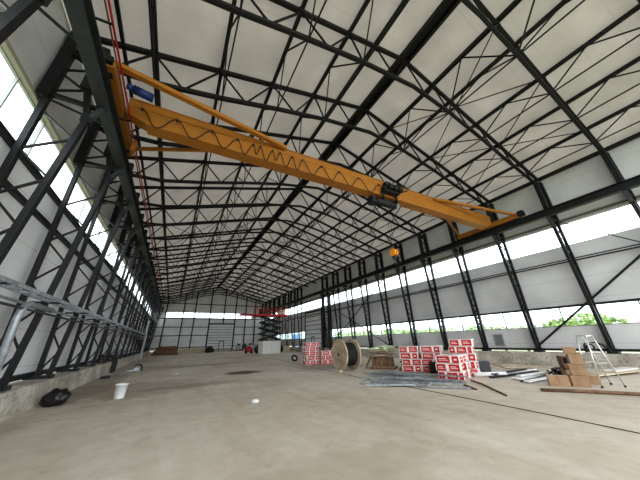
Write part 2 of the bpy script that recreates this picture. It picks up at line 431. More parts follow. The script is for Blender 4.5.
# purlins with their inverted-V struts, and the tie rods under them
names = ['nearest the left eave', 'second up from the left eave', 'third up from the left eave', 'fourth up from the left eave', 'just left of the ridge',
         'just right of the ridge', 'second down right of the ridge', 'third down right of the ridge', 'fourth down right of the ridge', 'nearest the right eave']
BX = [-1.95, .15, 2.35, 4.8, 4.8, 10.4, 10.4, 13.1, 15.2, 17.4]
for i, x in enumerate(PX):
    p = empty('roof_purlin', (x, 0, ztop(x) + .15)); tag(p, 'long dark roof purlin, ' + names[i], 'purlin', 'roof purlins')
    if i in (4, 5):
        MB().bar((-.06, Y0, 0), (-.06, YE, 0), .06, .14).bar((.07, Y0, 0), (.07, YE, 0), .06, .14).build('rail', 'steel_roof', p)
    else:
        MB().bar((0, Y0, 0), (0, YE, 0), .13, .15).build('rail', 'steel_roof', p)
    bx = BX[i]; dz = zbot(bx) - ztop(x) - .15
    for a, b in zip(GRID[1:], GRID[2:]):
        for s in (a, b):
            MB().bar((bx - x, s, dz), (0, (a + b) / 2, -.05), .045).build('strut', 'steel_roof', p)
p = empty('ridge_purlin', (RIDGE[0], 0, RIDGE[1] + .1)); tag(p, 'broad dark double ridge beam along the top of the roof', 'ridge beam')
MB().bar((-.22, Y0, -.02), (-.22, YE, -.02), .14, .2).build('rail', 'steel_roof', p)
MB().bar((.22, Y0, -.02), (.22, YE, -.02), .14, .2).build('rail', 'steel_roof', p)
MB().bar((0, Y0, .08), (0, YE, .08), .45, .03).build('cap_plate', 'steel_roof', p)
for x, w in ((XL + .22, 'left'), (XR - .2, 'right')):
    p = MB().bar((x, Y0, ztop(x) + .05), (x, YE, ztop(x) + .05), .16, .2).build('eave_beam', 'steel_roof')
    tag(p, 'dark eave beam along the top of the %s wall' % w, 'beam')
x = -3.05
p = MB().bar((x, Y0, ztop(x) + .05), (x, YE, ztop(x) + .05), .09, .12).build('edge_rail', 'steel_roof'); tag(p, 'thin dark rail under the roof just inside the left eave', 'rail')
for i, x in enumerate([-1.95, .15, 2.35, 4.8, 10.4, 13.1, 15.2, 17.4]):
    z = zbot(x) - .02
    p = MB().bar((x, GRID[1], z), (x, GRID[-1], z), .045).build('tie_rod', 'steel_roof')
    tag(p, 'thin tie rod linking the undersides of the trusses, %s from the left wall' % ORD[i], 'tie rod', 'roof tie rods')
# flat cross bracing rods under the roof slope
k = 0
for (ya, yb) in ((1.4, 7.5), (22.75, 28.85), (44.1, 50.2)):
    for xa, xb in ((-2.0, 2.1), (2.1, 5.7), (9.6, 13.1), (13.1, 17.4)):
        if ya < 5 and xb < 6: continue
        k += 1
        o = MB().bar((xa, ya, ztop(xa) + .03), (xb, yb, ztop(xb) + .03), .035).bar((xb, ya, ztop(xb) + .03), (xa, yb, ztop(xa) + .03), .035).build('roof_brace', 'steel_roof')
        tag(o, 'pair of crossed thin rods under the roof sheets, %s set' % ORD[k - 1], 'brace', 'crossed roof rods')

# ------------------------------------------------------------------ columns
def make_column(X, d, zt, ob, ib, it, n1):
    """X wall face, d inward direction; ob outer chord offset, ib/it inner chord offset at base/top"""
    t = empty('lattice_column')
    def P(off, z): return (X + d * off, 0, z)
    zi = 7.6
    MB().bar(P(ob, .74), P(ob, 8.1), .14, .12, up=(1, 0, 0)).build('outer_chord', 'steel', t)
    MB().bar(P(ob * .6 + .05, 7.9), P(ob * .6 + .05, zt), .22, .25, up=(1, 0, 0)).build('upper_outer_chord', 'steel', t)
    lo = lambda z: ib + (it - ib) * (z - .74) / (zi - .74)
    MB().bar(P(lo(.74), .74), P(lo(zi), zi), .15, .13, up=(1, 0, 0)).build('inner_chord', 'steel', t)
    MB().bar(P(it, zi), P(.93, 8.7), .16, .14, up=(1, 0, 0)).bar(P(.93, 8.6), P(.93, zt - .15), .22, .25, up=(1, 0, 0)).build('upper_inner_chord', 'steel', t)
    MB().bb(min(P(.02, 0)[0], P(ib + .12, 0)[0]), max(P(.02, 0)[0], P(ib + .12, 0)[0]), -.2, .2, .70, .80).build('base_plate', 'steel', t)
    MB().bar(P(it, zi - .12), P(1.42, 8.10), .13, .12).build('bracket_arm', 'steel_mid', t)
    MB().bar(P(.1, 8.07), P(1.42, 8.07), .12, .10).build('bracket_arm', 'steel', t)
    MB().box(P(it, zi - .05), (.22, .17, .2)).build('node_plate', 'steel', t)
    z = .95; out = True; n = n1; st = (zi - .1 - .95) / n
    for i in range(n):
        a = P(ob, z) if out else P(lo(z), z); b = P(lo(z + st), z + st) if out else P(ob, z + st)
        MB().bar(a, b, .05, .05).build('lacing', 'steel', t); z += st; out = not out
    n = 5; z = 8.15; st = (zt - .35 - 8.15) / n
    for i in range(n):
        a = P(.2, z) if out else P(.9, z); b = P(.9, z + st) if out else P(.2, z + st)
        MB().bar(a, b, .05, .05).build('lacing', 'steel', t); z += st; out = not out
    return t
for side, X, d, zt, k0, pr in (('left', XL, 1, 10.6, 2, (.30, .60, 1.20, 10)), ('right', XR, -1, 10.9, 2, (.13, .40, 1.02, 15))):
    c = make_column(X, d, zt, *pr); tag(c, '', 'column', '%s wall columns' % side)
    for i, y in enumerate(GRID[k0:]):
        if side == 'right' and 33.9 < y < 39.6: continue
        lab = 'dark lattice steel column on the %s wall, %s from the camera end' % (side, ORD[i])
        if i == 0: c.location = (0, y, 0); c['label'] = lab
        else: dup(c, (0, y, 0), label=lab)
# thick posts beside the right-hand roller door
for i, y in enumerate((30.7, 32.5)):
    o = MB().bb(18.75, 19.15, y - .16, y + .16, 0, 8.1).build('door_post', 'steel')
    tag(o, ['thick dark post on the near side of the side-wall roller door', 'thick dark post against the near jamb of the side-wall roller door', 'thick dark post on the far side of the side-wall roller door'][i], 'post')

# wall rails (girts)
def girt(x, z, w, h, y0, y1, label, m='steel'):
    tag(MB().bar((x, y0, z), (x, y1, z), w, h).build('wall_rail', m), label, 'rail')
girt(XR - .47, 5.60, .07, .05, Y0, YE, 'upper of two thin dark rails at mid height of the right wall')
girt(XR - .47, 5.48, .09, .07, Y0, YE, 'lower of two thin rails at mid height on the right wall')
girt(XR - .48, 3.08, .10, .12, Y0, 33.7, 'dark rail along the head of the low window on the right wall')
girt(XR - .05, .83, .12, .12, Y0, 33.7, 'dark bottom rail of the right wall just above the kerb')
girt(XR - .09, 8.0, .04, .05, Y0, YE, 'thin dark line rail over the high window of the right wall')
girt(XL + .06, 6.40, .13, .14, Y0, YE, 'dark rail under the high window of the left wall')
girt(XL + .06, 5.5, .12, .13, Y0, YE, 'dark rail below the high window rail of the left wall')
girt(XL + .06, 7.88, .10, .12, Y0, YE, 'rail over the high window of the left wall', 'soffit')
girt(XL + .10, .84, .14, .16, Y0, YE, 'dark bottom rail of the left wall just above the kerb')

# wall cross bracing
def brace(p, q, label, w=.07, m='steel'):
    tag(MB().bar(p, q, w).build('wall_brace', m), label, 'brace')
xb = XR - .32
brace((xb, 7.5, 1.0), (xb, -1.6, 7.9), 'dark diagonal brace rising from the column base behind the cardboard boxes', .09)
brace((xb + .05, 4.3, 7.9), (xb + .05, -1.6, 2.6), 'thin diagonal rod dropping from the high window at the photo edge', .05)
brace((xb, 19.7, 7.7), (xb, 31.3, .9), 'long diagonal brace dropping towards the side-wall roller door')
brace((xb + .05, 19.7, .9), (xb + .05, 28.85, 5.2), 'diagonal brace rising behind the stacked timber pallet')
brace((xb, 44.1, .9), (xb, 53.3, 7.7), 'diagonal wall brace near the far right corner, rising away')
brace((xb + .05, 44.1, 7.7), (xb + .05, 53.3, .9), 'diagonal wall brace near the far right corner, falling away')
xl = XL + .32
for i, y in enumerate([4.45, 7.5, 10.55, 13.6, 16.65, 19.7, 22.75, 25.8, 28.85, 31.9, 34.95]):
    brace((xl, y, 7.9), (xl + .6, y + BAY, 9.9), 'light rod slanting over the high left window, %s from the camera end' % ORD[i], .055, 'steel_mid')

# cable tray and pipework along the left wall
t = thing('cable_tray', 'grey cable tray running along the left wall at shoulder height', 'cable tray')
for x, z in ((-3.42, 3.0), (-3.12, 3.0)): MB().bar((x, 2.0, z), (x, YE - 2, z), .04, .09).build('side_rail', 'galv', t)
y = 2.2
while y < YE - 2: MB().bar((-3.42, y, 2.98), (-3.12, y, 2.98), .03, .03).build('rung', 'galv', t); y += .65
MB().tube([(-3.5, 2, 2.80), (-3.5, YE - 2, 2.80)], .035, 8).build('pipe', 'galv', t)
MB().tube([(-3.3, 2, 2.62), (-3.3, YE - 2, 2.62)], .03, 8).build('pipe', 'steel_mid', t)
for k, y in enumerate(GRID[2:]): MB().bar((-3.85, y, 2.97), (-3.1, y, 2.97), .05, .05).build('support_arm', 'steel', t)
pts = [(-3.32, 9.0, .02), (-3.32, 8.85, 2.4)] + [(-3.32, 8.85 + .35 * (1 - math.cos(a)), 2.4 + .35 * math.sin(a)) for a in [i * PI / 12 for i in range(1, 7)]] + [(-3.32, 10.6, 2.75)]
o = MB().tube(pts, .075, 12).build('drop_pipe', 'galv', None, True); tag(o, 'thick grey pipe rising from the floor and bending into the left cable tray', 'pipe')

o = MB().tube([(-3.3, 43.4, .0), (-3.3, 43.4, 4.9)], .13, 12).build('drain_pipe', 'white', None, True); tag(o, 'white upright pipe at the far end of the left wall', 'pipe')

# ------------------------------------------------------------------ crane runways
for (x, nm) in ((-2.87, 'left'), (18.28, 'right')):
    t = thing('crane_runway', 'dark steel crane runway beam high along the %s wall' % nm, 'crane runway')
    m_ = 'steel_mid' if nm == 'left' else 'steel'
    MB().ibeam((x, Y0, 8.36), (x, YE - .3, 8.36), .32, .44, .03).build('beam', m_, t)
    MB().bar((x, Y0, 8.60), (x, YE - .3, 8.60), .07, .06).build('rail', 'steel_roof', t)
    MB().bb(x - .25, x + .25, YE - .9, YE - .4, 8.1, 8.95).build('end_stop', 'steel', t)
t = thing('conductor_line', 'red power conductor line running beside the left crane runway', 'conductor')
MB().bar((-2.42, Y0, 8.66), (-2.42, YE - 1, 8.66), .035, .05).build('conductor', 'red', t)
MB().bar((-2.47, Y0, 8.60), (-2.47, YE - 1, 8.60), .03, .03).build('conductor', 'rust', t)
for y in GRID[1:]: MB().bar((-2.70, y + .7, 8.56), (-2.4, y + .7, 8.6), .04).build('holder', 'steel', t)

# overhead travelling crane
CR = thing('bridge_crane', 'orange overhead travelling crane spanning the hall', 'crane')
gl, gr = V((-2.55, 8.22, 0)), V((18.05, 7.5, 0))
ax = (gr - gl).normalized(); nx = V((-ax.y, ax.x, 0))
zb, zt_ = 8.50, 9.40
def girder():
    mb = MB(); st = [0., .035, .965, 1.]; vs = []
    for s in st:
        c = gl.lerp(gr, s); b = zb + (.28 if s in (0., 1.) else 0)
        for w_, z in ((-.2, b), (.2, b), (.2, zt_), (-.2, zt_)): vs.append(c + nx * w_ + V((0, 0, z)))
    fs = [(3, 2, 1, 0), (12, 13, 14, 15)]
    for i in range(3):
        for j in range(4): fs.append((i * 4 + j, i * 4 + (j + 1) % 4, i * 4 + 4 + (j + 1) % 4, i * 4 + 4 + j))
    mb.add(vs, fs); return mb
girder().build('girder', 'orange', CR)
o = MB().bar(gl.lerp(gr, .03) + V((0, 0, zb - .012)), gl.lerp(gr, .97) + V((0, 0, zb - .012)), .50, .03).build('bottom_flange', 'orange', CR)
o = MB().bar(gl.lerp(gr, .0) + V((0, 0, zt_)), gl.lerp(gr, 1) + V((0, 0, zt_)), .46, .03).build('top_flange', 'orange', CR)
for s in [i / 14 for i in range(1, 14)]:
    c = gl.lerp(gr, s) - nx * .207; MB().bar(c + V((0, 0, zb + .05)), c + V((0, 0, zt_ - .05)), .012, .01, up=nx).build('stiffener', 'orange', CR)
MB().bar(gl - nx * .205 + V((0, 0, zb + .62)), gr - nx * .205 + V((0, 0, zb + .62)), .02, .03).build('web_seam', 'orange', CR)
for X, ya, yb, wl in ((-2.72, 6.4, 10.3, 'l'), (18.25, 5.75, 9.9, 'r')):
    e = MB().bb(X - .14, X + .14, ya, yb, 8.66, 8.98).build('end_carriage', 'orange', CR, bevel=.015)
    for y in (ya + .3, yb - .3):
        MB().cyl((X - .07, y, 8.73), (X + .07, y, 8.73), .12, 20).build('wheel', 'steel', e)
    for y, s in ((ya, -1), (yb, 1)):
        MB().bb(X - .09, X + .09, y if s > 0 else y - .12, y + .12 if s > 0 else y, 8.72, 8.92).build('buffer', 'rubber', e)
def cbrace(p, q, w=.13): MB().bar(p, q, w, w * .85).build('diagonal_brace', 'orange', CR)
cbrace((-2.66, 6.55, 8.98), (2.9, 7.72, 9.36), .17)
cbrace((-2.66, 10.1, 8.9), (1.0, 8.4, 8.95), .12)
cbrace((18.2, 5.95, 8.95), (12.2, 7.45, 9.3), .15)
cbrace((18.2, 9.75, 8.9), (13.8, 7.95, 8.75), .13)
m = MB().cyl((-2.25, 7.0, 8.80), (-1.75, 7.1, 8.80), .13, 18).cyl((-2.25, 7.0, 8.80), (-2.4, 6.97, 8.80), .09, 12).build('travel_motor', 'blue', CR, True)
MB().bb(-2.44, -2.34, 9.2, 9.45, 8.25, 8.72).build('conductor_arm', 'orange', CR)
MB().bb(18.0, 18.4, 5.45, 5.75, 8.72, 9.02).build('drive_box', 'steel', CR)
# festoon cable hanging in loops from the near face
fc = gl - nx * .29; pts = []
pk = [.02, .07, .125, .17, .20, .213, .238, .253, .28, .303, .35, .395, .45, .512]
for j, (a, b) in enumerate(zip(pk, pk[1:])):
    dep = .62 if j not in (4, 6) else .45
    for k in range(14):
        t_ = k / 14; s = a + (b - a) * t_
        c = gl.lerp(gr, s) - nx * .30; pts.append(c + V((0, 0, zb + .52 - dep * (.5 - .5 * math.cos(2 * PI * t_)))))
MB().tube(pts, .018, 6).build('festoon_cable', 'rubber', CR, True)
for a in pk:
    c = gl.lerp(gr, a) - nx * .26; MB().box(c + V((0, 0, zb + .54)), (.05, .12, .05)).build('cable_trolley', 'steel_mid', CR)

# hoist
H = thing('hoist_trolley', 'black electric hoist trolley hanging under the orange crane girder', 'hoist', (8.6, 7.83, 0), math.atan2(ax.y, ax.x))
MB().box((0, -.42, 8.72), (1.0, .3, .30)).box((-.30, -.5, 8.95), (.34, .3, .26)).box((.32, -.5, 8.9), (.3, .3, .3)).build('drive_unit', 'black', H, bevel=.03)
for x in (-.35, -.02, .3): MB().cyl((x, -.68, 8.78), (x + .24, -.66, 8.80), .13, 14).build('motor', 'black', H, True)
MB().box((.05, -.70, 8.98), (.16, .12, .12)).build('junction_box', 'galv', H, bevel=.01)
MB().cyl((-.75, -.02, 8.2), (.55, -.02, 8.2), .2, 24).build('rope_drum', 'black', H, True)
MB().cyl((.55, -.02, 8.2), (.72, -.02, 8.2), .16, 20).build('gear_cover', 'galv', H, True)
MB().box((-.85, .1, 8.25), (.3, .45, .4)).build('control_box', 'steel', H, bevel=.02)
for x in (-.45, .45):
    for y in (-.3, .3):
        MB().cyl((x, y, 8.62), (x, y + (.07 if y < 0 else -.07), 8.62), .1, 16).build('wheel', 'steel_mid', H)
    MB().bb(x - .03, x + .03, -.34, .34, 8.2, 8.36).build('side_plate', 'steel', H)
    for y in (-.34, .31): MB().bb(x - .05, x + .05, y, y + .03, 8.2, 8.65).build('side_plate', 'steel', H)
MB().bar((.5, -.45, 8.7), (1.05, -.6, 8.95), .06).build('limit_arm', 'black', H)
for x in (-.1, .1): MB().cyl((x, 0, 8.1), (x * .6, 0, 5.75), .009, 6).build('hoist_rope', 'rubber', H)
hb = MB().lathe([(.0, -.11), (.18, -.11), (.18, -.045), (.09, -.045), (.09, .045), (.18, .045), (.18, .11), (.0, .11)], (0, 0, 5.50), 24, axis='X').build('hook_block', 'orange2', H)
MB().box((0, 0, 5.28), (.14, .14, .2)).build('block_yoke', 'black', hb)
hk = [(0, 0, 5.2)] + [(.10 * math.sin(a) * 1.1, 0, 5.02 + .11 * math.cos(a)) for a in [i * PI / 8 for i in range(0, 12)]]
MB().tube(hk, .03, 8).build('hook', 'black', hb, True)

# ------------------------------------------------------------------ cable drum
D = thing('cable_drum', 'large wooden cable drum wound with black cable standing on the concrete', 'cable drum', (8.95, 13.5, 0), -.02)
R_ = .87
def flange(x0, x1, inner):
    prof = [(.07, x0), (R_, x0), (R_, x1), (.07, x1), (.07, x0)]
    f = MB().lathe(prof, (0, 0, R_), 40, axis='X').build('flange', 'wood', D)
    b = MB()
    for k in range(6):
        a = k * PI / 3 + .3; b.cyl((x0 - .015, .42 * math.cos(a), R_ + .42 * math.sin(a)), (x0, .42 * math.cos(a), R_ + .42 * math.sin(a)), .025, 8)
    b.box((x0 - .006, 0, R_), (.012, .16, .16))  # flat black square painted in for the shade inside the hub hole
    b.build('dark_hub_hole_and_bolts', 'black', f)
    g = MB()
    for k in range(-5, 6):
        zz = k * .155; l = math.sqrt(max(0, R_ ** 2 - zz ** 2)) * .99
        g.bb(x0 - .003, x0 + .001, zz - .005, zz + .005, R_ - l, R_ + l)
    g.build('plank_joints', 'woodbrown', f)
flange(-.09, 0, 1); flange(.85, .94, 1)
prof = [(.3, 0)]
for k in range(17): prof += [(.62 + .0, .01 + k * .049), (.645, .01 + k * .049 + .025)]
prof += [(.62, .845), (.3, .849)]
MB().lathe(prof, (0, 0, R_), 36, axis='X').build('cable_winding', 'rubber', D, True)
o = MB().box((8.6, 13.0, .05), (.25, .12, .1), .4).build('wood_wedge', 'woodpale'); tag(o, 'small wooden wedge on the floor at the foot of the cable drum', 'wedge')

# ------------------------------------------------------------------ insulation packs
def make_pack(var):
    t = empty('insulation_pack')
    L_, W_, H_ = 1.02, .60, .31
    MB().box((0, 0, H_ / 2), (L_, W_, H_ * .97)).build('wrapped_slabs', 'whitewrap', t, bevel=.045)
    rnd = random.Random(var); mb = MB(); wb = MB()
    def rect(face, a0, a1, z0, z1, m_, e):
        if face == 'f': m_.bb(a0, a1, -W_ / 2 - e, -W_ / 2 + .01, z0, z1)
        elif face == 'k': m_.bb(a0, a1, W_ / 2 - .01, W_ / 2 + e, z0, z1)
        elif face == 'r': m_.bb(L_ / 2 - .01, L_ / 2 + e, a0, a1, z0, z1)
        else: m_.bb(-L_ / 2 - e, -L_ / 2 + .01, a0, a1, z0, z1)
    for fc_ in 'fk':
        c = [(-.47, -.24), (-.15, .25), (.32, .47)] if var == 0 else ([(-.45, -.08), (.05, .46)] if var == 1 else [(-.42, .10), (.20, .46)])
        for i, (a, b) in enumerate(c):
            rect(fc_, a, b, .03, .28, mb, .004)
            if b - a > .3:
                rect(fc_, a + .06, b - .12, .17, .20, wb, .007); rect(fc_, a + .06, b - .06, .11, .135, wb, .007)
            else: rect(fc_, a + .07, b - .07, .12, .19, wb, .007)
    for fc_ in 'rl':
        a, b = (-.24, .12) if var != 1 else (-.1, .24)
        rect(fc_, a, b, .04, .26, mb, .004); rect(fc_, a + .06, b - .06, .13, .18, wb, .007)
    mb.bb(-.30, .18, -.16, .10, H_ * .97 - .004, H_ * .985 + .004)
    mb.build('red_print', 'printred', t); wb.build('pale_print', 'printpale', t)
    return t
protos = [make_pack(i) for i in range(3)]; used = [False] * 3
for p_ in protos: tag(p_, '', 'insulation pack', 'insulation packs')
def pack(x, y, z, rz, label):
    v = random.randrange(3)
    if not used[v]:
        used[v] = True; o = protos[v]; o.location = (x, y, z); o.rotation_euler.z = rz; o['label'] = label
    else: o = dup(protos[v], (x, y, z), rz, label)
    return o
ROW = ['bottom', 'second', 'third', 'fourth', 'fifth', 'sixth']
def stack(ox, oy, ang, cols, rows_by, name):
    """cols: list of (u,v,number of rows, words)"""
    c, s = math.cos(ang), math.sin(ang)
    for (u, v, n, words) in cols:
        for i in range(n):
            j = .06 * random.uniform(-1, 1); uu = u + j; vv = v + .02 * random.uniform(-1, 1)
            pack(ox + uu * c - vv * s, oy + uu * s + vv * c, .005 + i * .312, ang + random.uniform(-.07, .07),
                 'red and white insulation pack, %s layer, %s pile %s' % (ROW[i] if i < n - 1 else 'top', words, name))
stack(8.95, 18.3, -.22, [(.6, .32, 5, 'front'), (.6, 1.02, 5, 'rear'), (1.72, .0, 3, 'short outer')], 5, 'left of the cable drum')
stack(11.05, 10.85, -1.02, [(.6, .32, 4, 'front left'), (1.66, .32, 4, 'front right'), (.6, 1.03, 3, 'rear left'), (1.66, 1.03, 4, 'rear right')], 4, 'right of the pallet')
stack(10.25, 8.05, -1.2, [(.6, .32, 3, 'front'), (.62, 1.02, 3, 'middle'), (.95, 1.75, 5, 'tall rear')], 3, 'behind the thin rods')

# ------------------------------------------------------------------ pallet with timber and green strips
P_ = thing('wooden_pallet', 'brown wooden pallet beside the cable drum', 'pallet', (11.6, 12.7, 0), -.95)
for y in (-.5, 0, .5): MB().box((0, y, .05), (1.5, .1, .1)).build('bearer', 'woodbrown', P_)
for i in range(7): MB().box((-.66 + i * .22, 0, .12), (.14, 1.15, .03)).build('deck_board', 'woodpale', P_)
c, s = math.cos(-.95), math.sin(-.95)
def onp(u, v): return (11.6 + u * c - v * s, 12.7 + u * s + v * c)
for i in range(10):
    u = -.5 + .24 * (i % 5); v = -.25 + .5 * (i // 5)
    x, y = onp(u, v); o = MB().box((x, y, .38), (.22, .44, .48), -.95 + random.uniform(-.05, .05)).build('timber_block', 'woodbrown', bevel=.01)
    tag(o, 'reddish brown timber block standing on the pallet by the cable drum', 'timber block', 'timber blocks on the pallet')
for i in range(9):
    u = random.uniform(-.3, .5); v = random.uniform(-.35, .35); x, y = onp(u, v)
    o = MB().box((x, y, .68 + i * .042), (random.uniform(.9, 1.6), .14, .035), R=Matrix.Rotation(-.95 + random.uniform(-.6, .6), 3, 'Z') @ Matrix.Rotation(random.uniform(-.07, .07), 3, 'Y')).build('timber_plank', ['woodbrown', 'woodpale', 'wood'][i % 3])
    tag(o, 'rough plank lying across the timber blocks on the pallet', 'plank', 'planks on the pallet')
for i in range(7):
    u = random.uniform(-.1, .7); v = random.uniform(-.3, .3); x, y = onp(u, v)
    a = -.95 + random.uniform(-.5, .5); l = random.uniform(.5, .85)
    z = 1.06 + i * .035
    o = MB().tube([(x - math.cos(a) * l, y - math.sin(a) * l, z - .12), (x, y, z), (x + math.cos(a) * l, y + math.sin(a) * l, z - .05)], .03, 6).build('green_strip', 'lime')
    tag(o, 'pale green strip lying on top of the timber pile', 'strip', 'green strips on the timber pile')
for i in range(6):
    x, y = onp(1.25 + .12 * (i % 3), -.2 + .2 * (i % 2)); o = MB().box((x, y, .06 + .11 * i), (.6, .3, .09), -.6 + i * .3).build('timber_offcut', ['woodpale', 'woodbrown'][i % 2])
    tag(o, 'timber offcut piled at the right end of the pallet', 'offcut', 'timber offcuts by the pallet')
for i in range(3):
    x, y = onp(-1.15, -.3 + .25 * i)
    o = MB().box((x, y, .55 + .1 * (i % 2)), (.7, .12, .5 + .1 * i), -.9 + i * .1).build('timber_offcut', ['wood', 'woodbrown'][i % 2]) if False else MB().bar((x, y, .02), onp(-.72, -.3 + .25 * i) + (.72,), .12, .05).build('leaning_board', ['wood', 'woodbrown'][i % 2])
    tag(o, 'short board leaning on the left side of the timber pallet', 'board', 'boards leaning on the pallet')

# ------------------------------------------------------------------ grey steel profiles on the floor
def lerp2(a, b, t): return (a[0] + (b[0] - a[0]) * t, a[1] + (b[1] - a[1]) * t)
A, B_, C_, D_ = (6.9, 8.9), (9.6, 11.8), (10.5, 6.9), (8.7, 5.95)
n = 23
for i in range(n):
    t_ = (i + .5) / n + random.uniform(-.02, .02)
    p = lerp2(A, B_, t_); q = lerp2(D_, C_, t_)
    a_ = random.uniform(-.02, .28); b_ = random.uniform(.6, 1.05)
    p2 = lerp2(p, q, a_); q2 = lerp2(p, q, b_); dx = random.uniform(-.45, .45)
    z = .03 + .05 * random.choice((0, 0, 0, 1, 2))
    z2 = z + random.choice((0, 0, .05))
    w_ = .07; mb = MB(); P0 = V((p2[0] + dx, p2[1], z)); Q0 = V((q2[0] - dx, q2[1], z2))
    mb.bar(P0, Q0, w_, .008); sd = (Q0 - P0).cross(V((0, 0, 1))).normalized() * w_ / 2
    mb.bar(P0 + sd + V((0, 0, .02)), Q0 + sd + V((0, 0, .02)), .008, .04); mb.bar(P0 - sd + V((0, 0, .02)), Q0 - sd + V((0, 0, .02)), .008, .04)
    o = mb.build('steel_profile', 'profile' if i % 3 else 'galv')
    tag(o, 'grey steel channel in the loose heap in front of the insulation packs', 'steel channel', 'grey steel channels on the floor')
def onf(pts, r, name, m_, label, cat, n=8, smooth=True):
    o = MB().tube(pts, r, n).build(name, m_, None, smooth); return tag(o, label, cat)
onf([(10.2, 7.1, .025), (9.2, 5.7, .025)], .03, 'steel_rod', 'rust', 'shorter dark rod in front of the tallest insulation stack', 'rod')
onf([(10.9, 6.9, .025), (10.3, 6.1, .03), (9.7, 5.45, .02), (9.0, 4.7, .02)], .03, 'steel_rod', 'rust', 'longer slightly bent dark rod pointing at the camera beside the insulation packs', 'rod')
onf([(10.5, 4.4, .05), (11.1, 3.6, .05), (11.8, 2.5, .05), (12.4, 1.2, .05)], .045, 'floor_pipe', 'rust', 'reddish brown pipe lying in front of the stepladder', 'pipe')
onf([(9.6, 45, .012), (9.5, 36, .012), (9.97, 29.3, .012), (9.3, 20, .012), (8.4, 14, .012), (7.6, 9.5, .012), (8.1, 6.4, .012), (8.0, 4.2, .012), (7.55, 1.9, .012), (7.2, 0, .012)][0:0] or
    [(9.4, 44, .012), (9.9, 32, .012), (9.6, 25, .012), (8.7, 18, .012), (8.3, 13, .012), (7.9, 9, .012), (7.9, 7.0, .012), (7.8, 5, .012), (7.65, 3, .012), (7.5, 1.5, .012), (7.4, -.5, .012)], .009, 'long_cord', 'rope',
    'thin brown cord stretched across the concrete floor', 'cord', 6)

# dark boxes, panel bundles, rolls
def bxt(name, c, d, rz, m_, label, cat, bevel=.01):
    return tag(MB().box(c, d, rz).build(name, m_, bevel=bevel), label, cat)
for i in range(3):
    bxt('black_crate', (11.85 + .3 * i, 9.35 - .25 * i, .26), (.34, .4, .5 - .06 * i), -.9, 'black', 'black box beside the middle insulation stack, %s from the left' % ORD[i], 'box')
bxt('dark_slab', (13.6, 8.15, .26), (1.1, .5, .5), -.75, 'steel_mid', 'dark grey block behind the tallest insulation stack', 'block')
onf([(12.0, 7.4, .1), (13.1, 6.6, .1)], .09, 'foam_roll', 'white', 'white roll on the floor right of the insulation packs', 'roll', 12)
bund = [((12.75, 7.15), (15.5, 6.95), 'black', .05), ((12.45, 6.95), (15.9, 6.65), 'whitewrap', .05), ((12.1, 6.75), (15.3, 6.35), 'black', .05), ((12.5, 6.85), (15.2, 6.75), 'black', .12),
        ((12.35, 6.0), (15.0, 5.9), 'white', .05), ((12.2, 5.75), (14.6, 5.7), 'white', .06), ((11.95, 5.5), (14.0, 5.45), 'black', .03), ((11.85, 5.35), (13.6, 5.2), 'white', .05),
        ((12.6, 5.9), (14.3, 5.6), 'white', .13)]
cn = {'black': 'black', 'blackfoil': 'black glossy', 'white': 'bright white', 'whitewrap': 'off-white'}
for i, (a, b, m_, z) in enumerate(bund):
    mb = MB().bar((a[0], a[1], z), (b[0], b[1], z + .02), .20, .05)
    o = mb.build('trim_sheet', m_, bevel=.008)
    tag(o, '%s trim strip in the bundle left of the cardboard boxes, %s from the back' % (cn[m_], ORD[i]), 'trim strip', 'metal trim strips on the floor')
random.seed(3)
pts = [(14.4 + .45 * math.sin(a * 2.3) + .12 * math.sin(a * 5), 5.1 + .25 * math.cos(a * 1.7), .20 + .12 * math.sin(a * 3.1)) for a in [k * .17 for k in range(110)]]
onf(pts, .03, 'cable_tangle', 'rubber', 'tangle of black and silver straps behind the flat cardboard box', 'cable tangle', 6)

# cardboard
def carton(c, d, rz, label, tilt=0):
    t = thing('cardboard_box', label, 'cardboard box', (c[0], c[1], c[2]), rz)
    R3 = Matrix.Rotation(tilt, 3, 'Y')
    b = MB().box((0, 0, d[2] / 2), d).build('box_body', 'card', t, bevel=.008)
    MB().box((0, 0, d[2] + .002), (d[0] * .99, .05, .003)).box((d[0] / 2 + .001, 0, d[2] * .8), (.003, .05, d[2] * .38)).build('tape', 'tape', t)
    MB().box((0, 0, d[2] / 2), (.006, d[1] + .006, d[2] * .98)).build('flap_seam', 'woodbrown', t)
    if tilt: t.rotation_euler.y = tilt
    return t
carton((12.0, 4.42, 0), (.56, .12, .34), -1.0, 'flat cardboard box standing on edge left of the tall carton pile')
carton((12.45, 4.0, 0), (.44, .40, .34), -1.15, 'bottom cardboard carton of the tall leaning pile')
carton((12.50, 3.95, .342), (.42, .38, .34), -1.2, 'second cardboard carton up in the tall leaning pile')
carton((12.56, 3.93, .684), (.36, .34, .34), -1.1, 'third cardboard carton up in the tall leaning pile')
carton((12.50, 3.98, 1.026), (.34, .32, .20), -1.2, 'top cardboard carton of the tall leaning pile')
carton((13.3, 3.95, 0), (.42, .3, .26), -1.0, 'low cardboard carton behind the stepladder leg')
t = thing('open_carton', 'reddish brown open box with black contents behind the tall carton pile', 'box', (13.5, 4.5, .42), -.9)
mb = MB().bb(-.2, .2, -.2, .2, 0, .03).bb(-.2, -.17, -.2, .2, 0, .45).bb(.17, .2, -.2, .2, 0, .45).bb(-.2, .2, .17, .2, 0, .45).bb(-.2, .2, -.2, -.17, 0, .2); mb.build('box_body', 'rust', t)
MB().lathe([(.0, .05), (.13, .08), (.15, .25), (.11, .38), (0, .40)], n=12).build('contents', 'blackbag', t, True)
carton((13.5, 4.5, 0), (.42, .42, .41), -.9, 'cardboard carton under the reddish open box')

